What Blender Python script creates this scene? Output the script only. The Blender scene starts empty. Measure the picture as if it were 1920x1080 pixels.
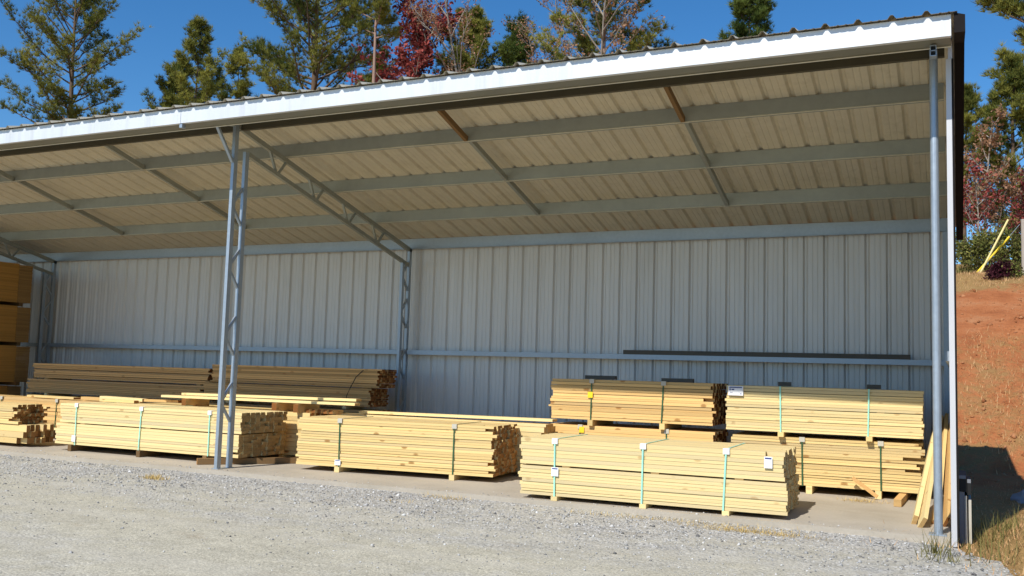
import bpy, math, random
import numpy as np
from mathutils import Vector, Matrix
R = math.radians
random.seed(7)
SC = bpy.context.scene
COL = SC.collection

# ------------------------------------------------------------------ camera, sky, sun, exposure
cam_d = bpy.data.cameras.new("camera")
cam = bpy.data.objects.new("camera", cam_d)
COL.objects.link(cam)
SC.camera = cam
_yaw, _pit, _rol = 0.4416, 0.0895, 0.0295
_f = Vector((-math.sin(_yaw) * math.cos(_pit), math.cos(_yaw) * math.cos(_pit), math.sin(_pit)))
_r = Vector((math.cos(_yaw), math.sin(_yaw), 0))
_u = _r.cross(_f)
_r2 = _r * math.cos(_rol) + _u * math.sin(_rol)
_u2 = _u * math.cos(_rol) - _r * math.sin(_rol)
cam.matrix_world = Matrix(((_r2.x, _u2.x, -_f.x, 9.3175), (_r2.y, _u2.y, -_f.y, -10.2612),
                           (_r2.z, _u2.z, -_f.z, 1.453), (0, 0, 0, 1)))
cam_d.sensor_width = 36.0
cam_d.lens = 36.0 * 1768.95 / 1920.0
cam_d.clip_start = 0.1
cam_d.clip_end = 2000

SUN_EL, SUN_AZ = R(45.1), math.atan2(-0.2, -1.0)      # towards the sun
w = bpy.data.worlds.new("World")
SC.world = w
w.use_nodes = True
nt = w.node_tree
sky = nt.nodes.new("ShaderNodeTexSky")
sky.sky_type = 'NISHITA'
sky.sun_disc = False
sky.sun_elevation = SUN_EL
sky.sun_rotation = SUN_AZ
sky.air_density = 1.0
sky.dust_density = 0.0
sky.ozone_density = 6.0
nt.nodes["Background"].inputs["Strength"].default_value = 0.125
hsv = nt.nodes.new("ShaderNodeHueSaturation")           # deep autumn blue
hsv.inputs["Saturation"].default_value = 1.22
nt.links.new(sky.outputs[0], hsv.inputs["Color"])
nt.links.new(hsv.outputs[0], nt.nodes["Background"].inputs["Color"])
sun_d = bpy.data.lights.new("sun", 'SUN')
sun_d.energy = 5.0
sun_d.angle = R(0.5)
sun_d.color = (1.0, 0.95, 0.87)
sun = bpy.data.objects.new("sun", sun_d)
COL.objects.link(sun)
sdir = Vector((math.sin(SUN_AZ) * math.cos(SUN_EL), math.cos(SUN_AZ) * math.cos(SUN_EL), math.sin(SUN_EL)))
sun.rotation_euler = sdir.to_track_quat('Z', 'Y').to_euler()
SC.view_settings.view_transform = 'Standard'
SC.view_settings.look = 'None'
SC.view_settings.exposure = 0.1
SC.view_settings.gamma = 1.0
SC.cycles.max_bounces = 10
SC.cycles.diffuse_bounces = 6

# ------------------------------------------------------------------ mesh helpers
class MB:
    def __init__(s):
        s.v = []; s.f = []; s.t = []; s.m = []
    def add(s, vs, fs, tone=0.5, mi=0):
        o = len(s.v)
        s.v += [tuple(p) for p in vs]
        s.f += [tuple(o + i for i in f) for f in fs]
        s.t += [tone] * len(fs)
        s.m += list(mi) if isinstance(mi, (list, tuple)) else [mi] * len(fs)
    def box(s, x0, x1, y0, y1, z0, z1, tone=0.5, mi=0, M=None):
        vs = [Vector(p) for p in ((x0,y0,z0),(x1,y0,z0),(x1,y1,z0),(x0,y1,z0),(x0,y0,z1),(x1,y0,z1),(x1,y1,z1),(x0,y1,z1))]
        if M is not None: vs = [M @ p for p in vs]
        s.add(vs, [(0,3,2,1),(4,5,6,7),(0,1,5,4),(2,3,7,6),(1,2,6,5),(3,0,4,7)], tone, mi)
    def bar(s, a, b, wx, wy, up=(0,0,1), tone=0.5, mi=0):
        """square bar from a to b; wx sideways, wy along up"""
        a, b = Vector(a), Vector(b)
        d = (b - a).normalized(); up = Vector(up)
        sd = d.cross(up)
        if sd.length < 1e-4: sd = d.cross(Vector((0, 1, 0)))
        sd.normalize(); u = sd.cross(d)
        vs = []
        for p in (a, b):
            for i, j in ((-1,-1),(1,-1),(1,1),(-1,1)):
                vs.append(p + sd * (wx / 2 * i) + u * (wy / 2 * j))
        s.add(vs, [(3,2,1,0),(4,5,6,7),(0,1,5,4),(1,2,6,5),(2,3,7,6),(3,0,4,7)], tone, mi)
    def tube(s, pts, rad, n=8, tone=0.5, mi=0, cap=True):
        pts = [Vector(p) for p in pts]
        if not isinstance(rad, (list, tuple)): rad = [rad] * len(pts)
        vs = []; fs = []
        for i, p in enumerate(pts):
            d = (pts[min(i + 1, len(pts) - 1)] - pts[max(i - 1, 0)]).normalized()
            a = d.cross(Vector((0, 0, 1)) if abs(d.z) < 0.9 else Vector((1, 0, 0))).normalized()
            b = d.cross(a)
            for k in range(n):
                t = 2 * math.pi * k / n
                vs.append(p + (a * math.cos(t) + b * math.sin(t)) * rad[i])
        for i in range(len(pts) - 1):
            for k in range(n):
                k2 = (k + 1) % n
                fs.append((i*n + k, i*n + k2, (i+1)*n + k2, (i+1)*n + k))
        if cap:
            fs.append(tuple(range(n - 1, -1, -1))); fs.append(tuple((len(pts) - 1) * n + k for k in range(n)))
        s.add(vs, fs, tone, mi)
    def build(s, name, mats, parent=None, smooth=False, loc=None):
        me = bpy.data.meshes.new(name)
        me.from_pydata(s.v, [], s.f)
        for m in (mats if isinstance(mats, (list, tuple)) else [mats]): me.materials.append(m)
        me.polygons.foreach_set("material_index", s.m)
        at = me.attributes.new("tone", 'FLOAT', 'FACE')
        at.data.foreach_set("value", s.t)
        if smooth: me.polygons.foreach_set("use_smooth", [True] * len(s.f))
        me.update()
        o = bpy.data.objects.new(name, me)
        COL.objects.link(o)
        if parent is not None: o.parent = parent
        if loc is not None: o.location = loc
        return o

def tri_object(name, V, T, tones, mat, parent=None):
    """V (n,3) float, T (m,3) int, tones (m)"""
    me = bpy.data.meshes.new(name)
    n, m = len(V), len(T)
    me.vertices.add(n); me.vertices.foreach_set("co", np.asarray(V, np.float32).ravel())
    me.loops.add(m * 3); me.loops.foreach_set("vertex_index", np.asarray(T, np.int32).ravel())
    me.polygons.add(m); me.polygons.foreach_set("loop_start", np.arange(0, 3 * m, 3, dtype=np.int32))
    me.polygons.foreach_set("loop_total", np.full(m, 3, np.int32))
    at = me.attributes.new("tone", 'FLOAT', 'FACE')
    at.data.foreach_set("value", np.asarray(tones, np.float32))
    me.update(calc_edges=True); me.validate()
    me.materials.append(mat)
    o = bpy.data.objects.new(name, me); COL.objects.link(o)
    if parent is not None: o.parent = parent
    return o

def thing(name, label, cat, loc=(0, 0, 0), rz=0.0, group=None):
    o = bpy.data.objects.new(name, None); COL.objects.link(o)
    o.location = loc; o.rotation_euler = (0, 0, rz)
    return tag(o, label, cat, group)
def tag(o, label, cat, group=None):
    o['label'] = label; o['category'] = cat
    if group: o['group'] = group
    return o
def structure(o): o['kind'] = 'structure'; return o
def stuff(o, label, cat): o['kind'] = 'stuff'; o['label'] = label; o['category'] = cat; return o
def holder(name, parent):
    o = bpy.data.objects.new(name, None); COL.objects.link(o); o.parent = parent; return o

# ------------------------------------------------------------------ materials
class NM:
    def __init__(s, name):
        s.m = bpy.data.materials.new(name); s.m.use_nodes = True
        s.n = s.m.node_tree.nodes; s.l = s.m.node_tree.links
        s.b = s.n["Principled BSDF"]; s.out = s.n["Material Output"]
    def node(s, t, **k):
        n = s.n.new(t)
        for a, v in k.items(): setattr(n, a, v)
        return n
    def set(s, sock, v):
        if hasattr(v, "is_output") or isinstance(v, bpy.types.NodeSocket): s.l.new(v, sock)
        else: sock.default_value = v
    def coord(s, scale=(1, 1, 1), which="Object"):
        tc = s.node("ShaderNodeTexCoord"); mp = s.node("ShaderNodeMapping")
        s.l.new(tc.outputs[which], mp.inputs[0]); mp.inputs[3].default_value = scale
        return mp.outputs[0]
    def noise(s, vec, scale=5, detail=3, rough=0.55):
        n = s.node("ShaderNodeTexNoise"); s.l.new(vec, n.inputs["Vector"])
        n.inputs["Scale"].default_value = scale; n.inputs["Detail"].default_value = detail
        n.inputs["Roughness"].default_value = rough
        return n.outputs["Fac"]
    def voro(s, vec, scale=5, out="Distance", feature='F1'):
        n = s.node("ShaderNodeTexVoronoi", feature=feature); s.l.new(vec, n.inputs["Vector"])
        n.inputs["Scale"].default_value = scale
        return n.outputs[out]
    def ramp(s, fac, stops, interp='LINEAR'):
        n = s.node("ShaderNodeValToRGB"); s.l.new(fac, n.inputs[0])
        e = n.color_ramp.elements; n.color_ramp.interpolation = interp
        while len(e) < len(stops): e.new(0.5)
        for el, (p, c) in zip(e, stops):
            el.position = p; el.color = (*c, 1) if len(c) == 3 else c
        return n.outputs[0]
    def mix(s, fac, a, b, mode='MIX'):
        n = s.node("ShaderNodeMix", data_type='RGBA', blend_type=mode)
        s.set(n.inputs[0], fac)
        s.set(n.inputs[6], a if not isinstance(a, tuple) else (*a, 1)); s.set(n.inputs[7], b if not isinstance(b, tuple) else (*b, 1))
        return n.outputs[2]
    def math(s, op, a, b=0.0, clamp=False):
        n = s.node("ShaderNodeMath", operation=op, use_clamp=clamp)
        s.set(n.inputs[0], a); s.set(n.inputs[1], b)
        return n.outputs[0]
    def tone(s):
        return s.node("ShaderNodeAttribute", attribute_name="tone").outputs["Fac"]
    def val(s, fac, lo, hi):
        n = s.node("ShaderNodeMapRange"); s.l.new(fac, n.inputs[0])
        n.inputs[3].default_value = lo; n.inputs[4].default_value = hi
        return n.outputs[0]
    def scale_col(s, col, fac):
        n = s.node("ShaderNodeVectorMath", operation='SCALE')
        s.set(n.inputs[0], col if not isinstance(col, tuple) else col); s.set(n.inputs[3], fac)
        return n.outputs[0]
    def bump(s, h, strength=0.3, dist=0.01):
        n = s.node("ShaderNodeBump"); s.l.new(h, n.inputs["Height"])
        n.inputs["Strength"].default_value = strength; n.inputs["Distance"].default_value = dist
        s.l.new(n.outputs[0], s.b.inputs["Normal"])
    def col(s, v): s.set(s.b.inputs["Base Color"], v if not isinstance(v, tuple) else (*v, 1))
    def rough(s, v): s.set(s.b.inputs["Roughness"], v)
    def metal(s, v): s.b.inputs["Metallic"].default_value = v
    def spec(s, v): s.b.inputs["Specular IOR Level"].default_value = v

def wood(name, c, spread=0.25, knot=0.5, warm=(0.92, 0.72, 0.45)):
    k = NM(name)
    t = k.tone()
    tc = k.node("ShaderNodeTexCoord")
    cm = k.node("ShaderNodeCombineXYZ")
    k.l.new(k.math('MULTIPLY', t, 37.0), cm.inputs[0]); k.l.new(k.math('MULTIPLY', t, 91.0), cm.inputs[1]); k.l.new(k.math('MULTIPLY', t, 53.0), cm.inputs[2])
    ad = k.node("ShaderNodeVectorMath", operation='ADD'); k.l.new(tc.outputs["Object"], ad.inputs[0]); k.l.new(cm.outputs[0], ad.inputs[1])
    def mp(sc):
        m = k.node("ShaderNodeMapping"); k.l.new(ad.outputs[0], m.inputs[0]); m.inputs[3].default_value = sc; return m.outputs[0]
    grain = k.noise(mp((0.9, 30, 45)), 1.6, 4, 0.6)
    blot = k.noise(mp((0.7, 4, 4)), 1.3, 2)
    base = k.mix(k.val(grain, -0.1, 0.85), c, tuple(a * b for a, b in zip(c, warm)))
    base = k.mix(k.val(blot, -0.35, 0.75), base, tuple(a * b for a, b in zip(c, (0.98, 0.90, 0.76))))
    base = k.scale_col(base, k.val(t, 1 - spread, 1 + spread * 0.55))
    st = k.math('FRACT', k.math('MULTIPLY', t, 7.31))
    sm = k.math('MULTIPLY', k.ramp(st, [(0.80, (0, 0, 0)), (0.95, (1, 1, 1))]), k.val(k.noise(mp((0.5, 3, 3)), 1.5, 3), 0.0, 0.9))
    base = k.mix(sm, base, tuple(a * b for a, b in zip(c, (0.62, 0.62, 0.70))))
    vn = k.node("ShaderNodeTexVoronoi"); k.l.new(mp((5.0, 8.0, 8.0)), vn.inputs["Vector"]); vn.inputs["Scale"].default_value = 1.0
    sc_ = k.node("ShaderNodeSeparateColor"); k.l.new(vn.outputs["Color"], sc_.inputs[0])
    pick = k.math('GREATER_THAN', sc_.outputs[0], 0.72)
    km = k.ramp(vn.outputs["Distance"], [(0.0, (1, 1, 1)), (0.17, (0.85, 0.85, 0.85)), (0.27, (0, 0, 0))])
    km = k.math('MULTIPLY', k.math('MULTIPLY', km, pick), knot)
    base = k.mix(km, base, tuple(a * b for a, b in zip(c, (0.42, 0.26, 0.15))))
    k.col(base); k.rough(0.75); k.spec(0.2)
    k.bump(grain, 0.25, 0.004)
    return k.m

def wood_end(name, c, spread=0.5):
    k = NM(name); t = k.tone()
    n = k.noise(k.coord((3, 40, 40)), 1.5, 3)
    base = k.mix(n, c, tuple(a * b for a, b in zip(c, (0.7, 0.55, 0.4))))
    k.col(k.scale_col(base, k.val(t, 1 - spread, 1 + spread * 0.5))); k.rough(0.9); k.spec(0.1)
    return k.m

def metal(name, c, met=0.6, rough=0.45, var=0.18, sc=18):
    k = NM(name)
    n = k.noise(k.coord(), sc, 4, 0.65); n2 = k.noise(k.coord((1, 1, 0.4)), 1.7, 3)
    b = k.scale_col(c, k.val(n, 1 - var, 1 + var)); b = k.scale_col(b, k.val(n2, 0.85, 1.12))
    k.col(b); k.metal(met); k.rough(k.val(n, rough - 0.08, rough + 0.14))
    return k.m

def plain(name, c, rough=0.6, var=0.12, sc=8, met=0.0):
    k = NM(name)
    n = k.noise(k.coord(), sc, 4)
    k.col(k.scale_col(c, k.val(n, 1 - var, 1 + var))); k.rough(rough); k.metal(met); k.spec(0.3 if rough < 0.9 else 0.05)
    return k.m

W_PALE = wood("pale_pine", (0.79, 0.67, 0.37), 0.18, 0.5)
W_GOLD = wood("golden_pine", (0.77, 0.61, 0.30), 0.24, 0.9)
W_AMBER = wood("amber_pine", (0.75, 0.53, 0.24), 0.26, 0.85)
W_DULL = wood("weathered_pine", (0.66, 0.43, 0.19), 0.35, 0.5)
W_BROWN = wood("brown_timber", (0.21, 0.135, 0.065), 0.3, 0.3)
E_PALE = wood_end("pale_pine_end", (0.50, 0.36, 0.17))
E_GOLD = wood_end("golden_pine_end", (0.40, 0.22, 0.085))
E_AMBER = wood_end("amber_pine_end", (0.33, 0.15, 0.05))
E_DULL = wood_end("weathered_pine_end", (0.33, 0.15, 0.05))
OSB = wood("strand_board", (0.42, 0.24, 0.065), 0.15, 0.0)
OSB_EDGE = wood("strand_board_edge", (0.30, 0.19, 0.075), 0.2, 0.0)
GALV = metal("galvanised_steel", (0.37, 0.43, 0.49), 0.55, 0.42)
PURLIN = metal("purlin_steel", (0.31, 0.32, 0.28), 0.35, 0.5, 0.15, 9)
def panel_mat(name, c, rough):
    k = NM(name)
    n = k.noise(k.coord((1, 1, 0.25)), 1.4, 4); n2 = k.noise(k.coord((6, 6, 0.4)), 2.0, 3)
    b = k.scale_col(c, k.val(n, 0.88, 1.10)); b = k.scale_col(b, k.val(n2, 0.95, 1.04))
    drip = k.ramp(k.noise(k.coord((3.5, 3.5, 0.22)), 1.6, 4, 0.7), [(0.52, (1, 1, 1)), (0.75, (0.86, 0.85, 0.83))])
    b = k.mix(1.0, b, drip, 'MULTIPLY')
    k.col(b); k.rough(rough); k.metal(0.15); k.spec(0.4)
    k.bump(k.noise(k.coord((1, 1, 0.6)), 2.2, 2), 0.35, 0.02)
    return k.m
SHADESTEEL = plain("shade_toned_steel", (0.075, 0.065, 0.04), 0.6)  # eave beam's shadow under the overhang put into its base colour
SOFFIT = metal("soffit_steel", (0.22, 0.225, 0.19), 0.35, 0.5, 0.15, 9)
LITLIP = metal("bounce_lit_lip", (0.60, 0.58, 0.48), 0.2, 0.4)  # light bounced up from the ground painted into the lip colour
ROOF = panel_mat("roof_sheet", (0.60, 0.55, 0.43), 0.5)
WALLM = panel_mat("wall_sheet", (0.65, 0.635, 0.61), 0.42)
TRIM = panel_mat("corner_trim_grey", (0.55, 0.55, 0.56), 0.45)
FASC = panel_mat("fascia_white", (0.66, 0.69, 0.72), 0.4)
DARKTRIM = plain("dark_trim", (0.018, 0.016, 0.016), 0.9)
BLACK = plain("black_rubber_and_hollow", (0.012, 0.012, 0.012), 0.6)
TEAL = plain("teal_strap", (0.34, 0.72, 0.58), 0.4)
GREEN = plain("dark_green_strap", (0.03, 0.10, 0.045), 0.4)
PAPER = plain("white_paper", (0.82, 0.83, 0.84), 0.7, 0.05)
PAPERD = plain("dull_card", (0.52, 0.49, 0.40), 0.7, 0.08)
INK = plain("blue_ink", (0.06, 0.08, 0.22), 0.7)
YELLOW = plain("yellow_plastic", (0.85, 0.62, 0.03), 0.45)
CREAM = plain("faded_yellow_plastic", (0.80, 0.68, 0.30), 0.5)
BEAMB = plain("bronze_trim", (0.095, 0.08, 0.06), 0.5)
GREYBOARD = plain("grey_sheet", (0.20, 0.21, 0.23), 0.6)
PALEBOARD = plain("pale_sheet", (0.50, 0.47, 0.40), 0.6)
ROCK = plain("rock", (0.30, 0.31, 0.33), 0.9, 0.3, 6)

def concrete():
    k = NM("concrete")
    a = k.noise(k.coord(), 0.9, 5, 0.6); b = k.noise(k.coord(), 35, 3)
    c = k.ramp(a, [(0.3, (0.34, 0.30, 0.235)), (0.55, (0.42, 0.375, 0.305)), (0.75, (0.38, 0.34, 0.285))])
    c = k.scale_col(c, k.val(b, 0.85, 1.15))
    k.col(c); k.rough(0.85); k.bump(b, 0.2, 0.004); k.spec(0.2)
    return k.m
CONC = concrete()

def gravel_mat():
    k = NM("gravel")
    v1 = k.voro(k.coord(), 38, "Color"); d1 = k.voro(k.coord(), 38, "Distance")
    v2 = k.voro(k.coord(), 95, "Color")
    hs = k.node("ShaderNodeSeparateColor"); k.l.new(v1, hs.inputs[0])
    hs2 = k.node("ShaderNodeSeparateColor"); k.l.new(v2, hs2.inputs[0])
    big = k.noise(k.coord((0.5, 1.2, 1)), 0.8, 5, 0.6)
    mid = k.noise(k.coord(), 5, 4)
    fine = k.mix(k.val(mid, 0, 1), (0.385, 0.355, 0.27), (0.52, 0.485, 0.38))
    fine = k.scale_col(fine, k.val(hs2.outputs[0], 0.68, 1.28))
    coarse = k.ramp(hs.outputs[0], [(0.0, (0.25, 0.245, 0.23)), (0.35, (0.39, 0.375, 0.34)), (0.75, (0.48, 0.465, 0.43)), (1.0, (0.62, 0.61, 0.58))])
    coarse = k.scale_col(coarse, k.val(hs2.outputs[1], 0.85, 1.12))
    sp = k.node("ShaderNodeSeparateXYZ"); k.l.new(k.coord(), sp.inputs[0])
    band = k.node("ShaderNodeMapRange"); k.l.new(sp.outputs[1], band.inputs[0])
    band.inputs[1].default_value = -3.4; band.inputs[2].default_value = -0.6; band.inputs[3].default_value = -0.16; band.inputs[4].default_value = 0.22
    mask = k.ramp(k.math('ADD', k.math('ADD', big, k.math('MULTIPLY', k.math('SUBTRACT', mid, 0.5), 0.45)), band.outputs[0]), [(0.36, (0, 0, 0)), (0.80, (1, 1, 1))])
    c = k.mix(mask, fine, coarse)
    br = k.ramp(k.noise(k.coord((1.2, 2.5, 1)), 1.1, 5, 0.65), [(0.60, (0, 0, 0)), (0.78, (1, 1, 1))])
    c = k.mix(k.math('MULTIPLY', br, 0.45), c, (0.30, 0.22, 0.13))
    # mottling, damp fines and faint wheel tracks running along the shed
    mot = k.noise(k.coord((1.0, 1.6, 1)), 2.6, 6, 0.7)
    c = k.scale_col(c, k.val(mot, 0.70, 1.27))
    wv = k.node("ShaderNodeTexWave", wave_type='BANDS', bands_direction='Y'); k.l.new(k.coord((0.05, 0.55, 1)), wv.inputs["Vector"])
    wv.inputs["Scale"].default_value = 0.42; wv.inputs["Distortion"].default_value = 2.5; wv.inputs["Detail"].default_value = 3; wv.inputs["Detail Scale"].default_value = 1.5
    trk = k.ramp(wv.outputs["Fac"], [(0.72, (0, 0, 0)), (0.95, (1, 1, 1))])
    c = k.mix(k.math('MULTIPLY', trk, 0.18), c, (0.52, 0.49, 0.42))
    k.col(c); k.rough(0.95); k.spec(0.15)
    h = k.math('ADD', k.math('MULTIPLY', d1, k.math('ADD', k.math('MULTIPLY', mask, -1.0), -0.15)), k.math('MULTIPLY', mid, 0.5))
    k.bump(h, 0.8, 0.02)
    return k.m
GRAVEL = gravel_mat()

def hill_mat():
    k = NM("red_clay_hill")
    sp = k.node("ShaderNodeSeparateXYZ"); k.l.new(k.coord(), sp.inputs[0])
    a = k.noise(k.coord(), 1.2, 6, 0.65); b = k.noise(k.coord(), 6, 5, 0.7); f = k.noise(k.coord(), 30, 3)
    red = k.ramp(a, [(0.3, (0.31, 0.105, 0.040)), (0.5, (0.42, 0.155, 0.06)), (0.72, (0.47, 0.225, 0.105))])
    grassy = k.mix(b, (0.21, 0.125, 0.045), (0.34, 0.22, 0.085))
    dry = k.mix(b, (0.40, 0.25, 0.10), (0.30, 0.185, 0.07))
    # grass tufts on the bank, clean dirt on the track at the top, dry grass beyond
    patch = k.ramp(k.math('ADD', k.math('MULTIPLY', a, 0.55), k.math('MULTIPLY', b, 0.5)), [(0.47, (0, 0, 0)), (0.62, (1, 1, 1))])
    def rng(lo, hi):
        n = k.node("ShaderNodeMapRange"); n.interpolation_type = 'SMOOTHSTEP'
        k.l.new(k.math('ADD', sp.outputs[1], k.math('MULTIPLY', k.math('SUBTRACT', a, 0.5), 2.5)), n.inputs[0])
        n.inputs[1].default_value = lo; n.inputs[2].default_value = hi; return n.outputs[0]
    track = k.math('MULTIPLY', rng(12.6, 13.3), k.math('SUBTRACT', 1.0, rng(16.2, 16.8)))
    c = k.mix(k.math('MULTIPLY', patch, k.math('SUBTRACT', 0.75, track), True), red, grassy)
    c = k.mix(rng(16.4, 17.2), c, dry)
    c = k.mix(k.math('SUBTRACT', 1.0, rng(2.5, 7.5)), c, dry)
    c = k.scale_col(c, k.val(f, 0.72, 1.2))
    k.col(c); k.rough(0.95); k.spec(0.1)
    k.bump(k.math('ADD', b, k.math('MULTIPLY', f, 0.4)), 0.9, 0.08)
    return k.m
HILL = hill_mat()

def leaf_mat(name, c1, c2, tr=0.3):
    k = NM(name); t = k.tone()
    c = k.mix(t, c1, c2)
    d = k.node("ShaderNodeBsdfDiffuse"); k.l.new(c, d.inputs[0])
    tl = k.node("ShaderNodeBsdfTranslucent"); k.l.new(c, tl.inputs[0])
    m = k.node("ShaderNodeMixShader"); m.inputs[0].default_value = tr
    k.l.new(d.outputs[0], m.inputs[1]); k.l.new(tl.outputs[0], m.inputs[2])
    k.l.new(m.outputs[0], k.out.inputs[0]); k.n.remove(k.b)
    return k.m
NEEDLE = leaf_mat("pine_needles", (0.045, 0.075, 0.022), (0.40, 0.38, 0.085))
NEEDLE_D = leaf_mat("dark_pine_needles", (0.03, 0.06, 0.02), (0.20, 0.25, 0.06))
CEDAR = leaf_mat("cedar_leaves", (0.08, 0.11, 0.025), (0.40, 0.38, 0.09))
REDLEAF = leaf_mat("red_leaves", (0.13, 0.022, 0.022), (0.46, 0.12, 0.10))
PINKLEAF = leaf_mat("russet_leaves", (0.22, 0.11, 0.05), (0.42, 0.25, 0.16))
GREENLEAF = leaf_mat("green_leaves", (0.07, 0.09, 0.025), (0.28, 0.27, 0.08))
PURPLELEAF = leaf_mat("purple_leaves", (0.035, 0.012, 0.018), (0.10, 0.03, 0.04))
STRAW = leaf_mat("dry_grass", (0.48, 0.27, 0.12), (0.76, 0.50, 0.26), 0.25)
STRAWY = leaf_mat("wood_shavings", (0.46, 0.32, 0.11), (0.72, 0.56, 0.26), 0.2)
WEED = leaf_mat("green_weeds", (0.10, 0.10, 0.035), (0.28, 0.25, 0.09), 0.2)
def bark(name, a, b):
    k = NM(name)
    n = k.noise(k.coord((5, 5, 1.2)), 2.2, 5, 0.7)
    k.col(k.mix(n, a, b)); k.rough(0.95); k.spec(0.1); k.bump(n, 0.6, 0.03)
    return k.m
BARK = bark("pine_bark", (0.07, 0.05, 0.035), (0.20, 0.14, 0.10))
BARK_PINK = bark("pink_pine_bark", (0.20, 0.13, 0.10), (0.42, 0.29, 0.23))
BARK_PALE = bark("pale_bark", (0.20, 0.17, 0.14), (0.40, 0.35, 0.29))
BARK_GREY = bark("grey_bark", (0.15, 0.13, 0.11), (0.32, 0.28, 0.24))
POLE = bark("pole_wood", (0.30, 0.26, 0.22), (0.46, 0.41, 0.36))

# ------------------------------------------------------------------ terrain
PY = [-60, 5.4, 8.0, 13.5, 16, 19, 23, 30, 45, 90, 220]
PZ = [-0.09, -0.09, 0.0, 2.98, 3.72, 4.45, 5.0, 6.0, 7.5, 9.0, 10.0]
def hill_z(x, y):
    z = float(np.interp(y, PY, PZ))
    if x > 9.62:                                   # grassy mound right of the shed's corner
        fy = math.exp(-((y + 0.15) / 1.25) ** 2) if y > -0.15 else math.exp(-((y + 0.15) / 0.75) ** 2)
        z += min(0.62, 0.95 * (x - 9.62)) * fy
    z += 0.10 * math.sin(x * 0.9 + 0.6 * y) * max(0, min(1, (y - 8) / 4)) + 0.05 * math.sin(2.3 * x - 1.7 * y) * max(0, min(1, (y - 8) / 4))
    return z
def axis(a, fine0, fine1, b, df, dc):
    out = []; x = a
    while x < b:
        out.append(x); x += df if fine0 <= x < fine1 else dc
    return out + [b]
def hillside():
    rg = random.Random(3)
    xs = sorted(set([-220, -120] + axis(-60, 8.5, 16, 40, 0.12, 1.6) + [80, 220]))
    ys = sorted(set([-60, -30, -12] + axis(-8, -2.5, 9, 50, 0.16, 0.7) + [70, 110, 160, 220]))
    m = MB()
    for y in ys:
        for x in xs:
            near = 1.0 if (x > 9.4 or y > 8) else 0.0
            m.v.append((x, y, hill_z(x, y) + near * rg.uniform(-0.02, 0.02)))
    nx = len(xs)
    for j in range(len(ys) - 1):
        for i in range(nx - 1):
            a = j * nx + i
            m.f.append((a, a + 1, a + 1 + nx, a + nx)); m.t.append(.5); m.m.append(0)
    return structure(m.build("hillside", HILL, smooth=True))
hillside()

def gravel_yard():
    # right edge of the gravel runs from the shed's corner out to the right
    m = MB(); rg = random.Random(5)
    ys = [-60, -30, -14] + [(-8 + 0.1 * i) for i in range(0, 82)]
    rows = []
    for y in ys:
        edge = 9.33 + 0.62 * max(0, -0.25 - y) ** 0.9 + rg.uniform(-0.05, 0.05) + 0.06 * math.sin(y * 5)
        xs = [-120, -60, -30] + [-14 + 0.5 * i for i in range(0, 46)] + [edge]
        rows.append([(x, y, -0.055 + 0.012 * math.sin(1.7 * x + y) * math.sin(1.3 * y) + rg.uniform(-.003, .003) - (0.03 if x == edge else 0)) for x in xs])
    n = len(rows[0])
    for r_ in rows: m.v += r_
    for j in range(len(rows) - 1):
        for i in range(n - 1):
            a = j * n + i
            m.f.append((a, a + 1, a + 1 + n, a + n)); m.t.append(.5); m.m.append(0)
    return structure(m.build("gravel_yard", GRAVEL, smooth=True))
gravel_yard()

D = 4.937                                            # depth of the shed
m = MB(); m.box(-19.4, 9.24, -0.115, D + 0.12, -0.16, 0.0)
structure(m.build("concrete_slab", CONC))

def loose_stones():
    rg = np.random.default_rng(11); N = 19000
    y = -0.14 - np.abs(rg.normal(0, 1.9, N)); x = rg.uniform(-9.5, 9.9, N)
    far = x < 9.3 - 0 * y
    ok = (y > -6) & ((y > -1.7) | (rg.uniform(0, 1, N) < 0.75)) & (x < 9.25 + 0.55 * np.maximum(0, -0.3 - y)); x, y = x[ok], y[ok]; n = len(x)
    sl = np.arange(n) < 420                         # a few stones kicked onto the slab
    y = np.where(sl, -0.10 + rg.exponential(0.11, n), y); x = np.where(sl, np.minimum(x, 9.1), x)
    s = rg.gamma(1.8, 0.0030, n) * np.where(y < -1.9, 0.75, 1.0) + 0.003
    base = np.array([(1,0,0),(-1,0,0),(0,1,0),(0,-1,0),(0,0,1),(0,0,-1)], float)
    tri = np.array([(0,2,4),(2,1,4),(1,3,4),(3,0,4),(2,0,5),(1,2,5),(3,1,5),(0,3,5)])
    V = base[None] * rg.uniform(0.6, 1.3, (n, 6, 3)) + rg.normal(0, 0.18, (n, 6, 3))
    th = rg.uniform(0, 6.28, n); c, sn = np.cos(th), np.sin(th)
    V2 = V.copy(); V2[..., 0] = V[..., 0] * c[:, None] - V[..., 1] * sn[:, None]; V2[..., 1] = V[..., 0] * sn[:, None] + V[..., 1] * c[:, None]
    V2 *= s[:, None, None]; V2[..., 2] *= 0.7
    V2[..., 0] += x[:, None]; V2[..., 1] += y[:, None]; V2[..., 2] += np.where(sl, 0.001, -0.052 + 0.012 * np.sin(1.7 * x + y) * np.sin(1.3 * y))[:, None]
    T = (tri[None] + 6 * np.arange(n)[:, None, None]).reshape(-1, 3)
    k = NM("loose_stone"); t = k.tone()
    k.col(k.ramp(t, [(0, (0.12, 0.115, 0.11)), (0.25, (0.31, 0.305, 0.29)), (0.75, (0.46, 0.45, 0.43)), (1.0, (0.68, 0.67, 0.64))])); k.rough(0.9); k.spec(0.2)
    stuff(tri_object("loose_stones", V2.reshape(-1, 3), T, np.repeat(rg.uniform(0, 1, n), 8), k.m),
          "loose grey stones scattered over the gravel yard", "gravel")
loose_stones()

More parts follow.
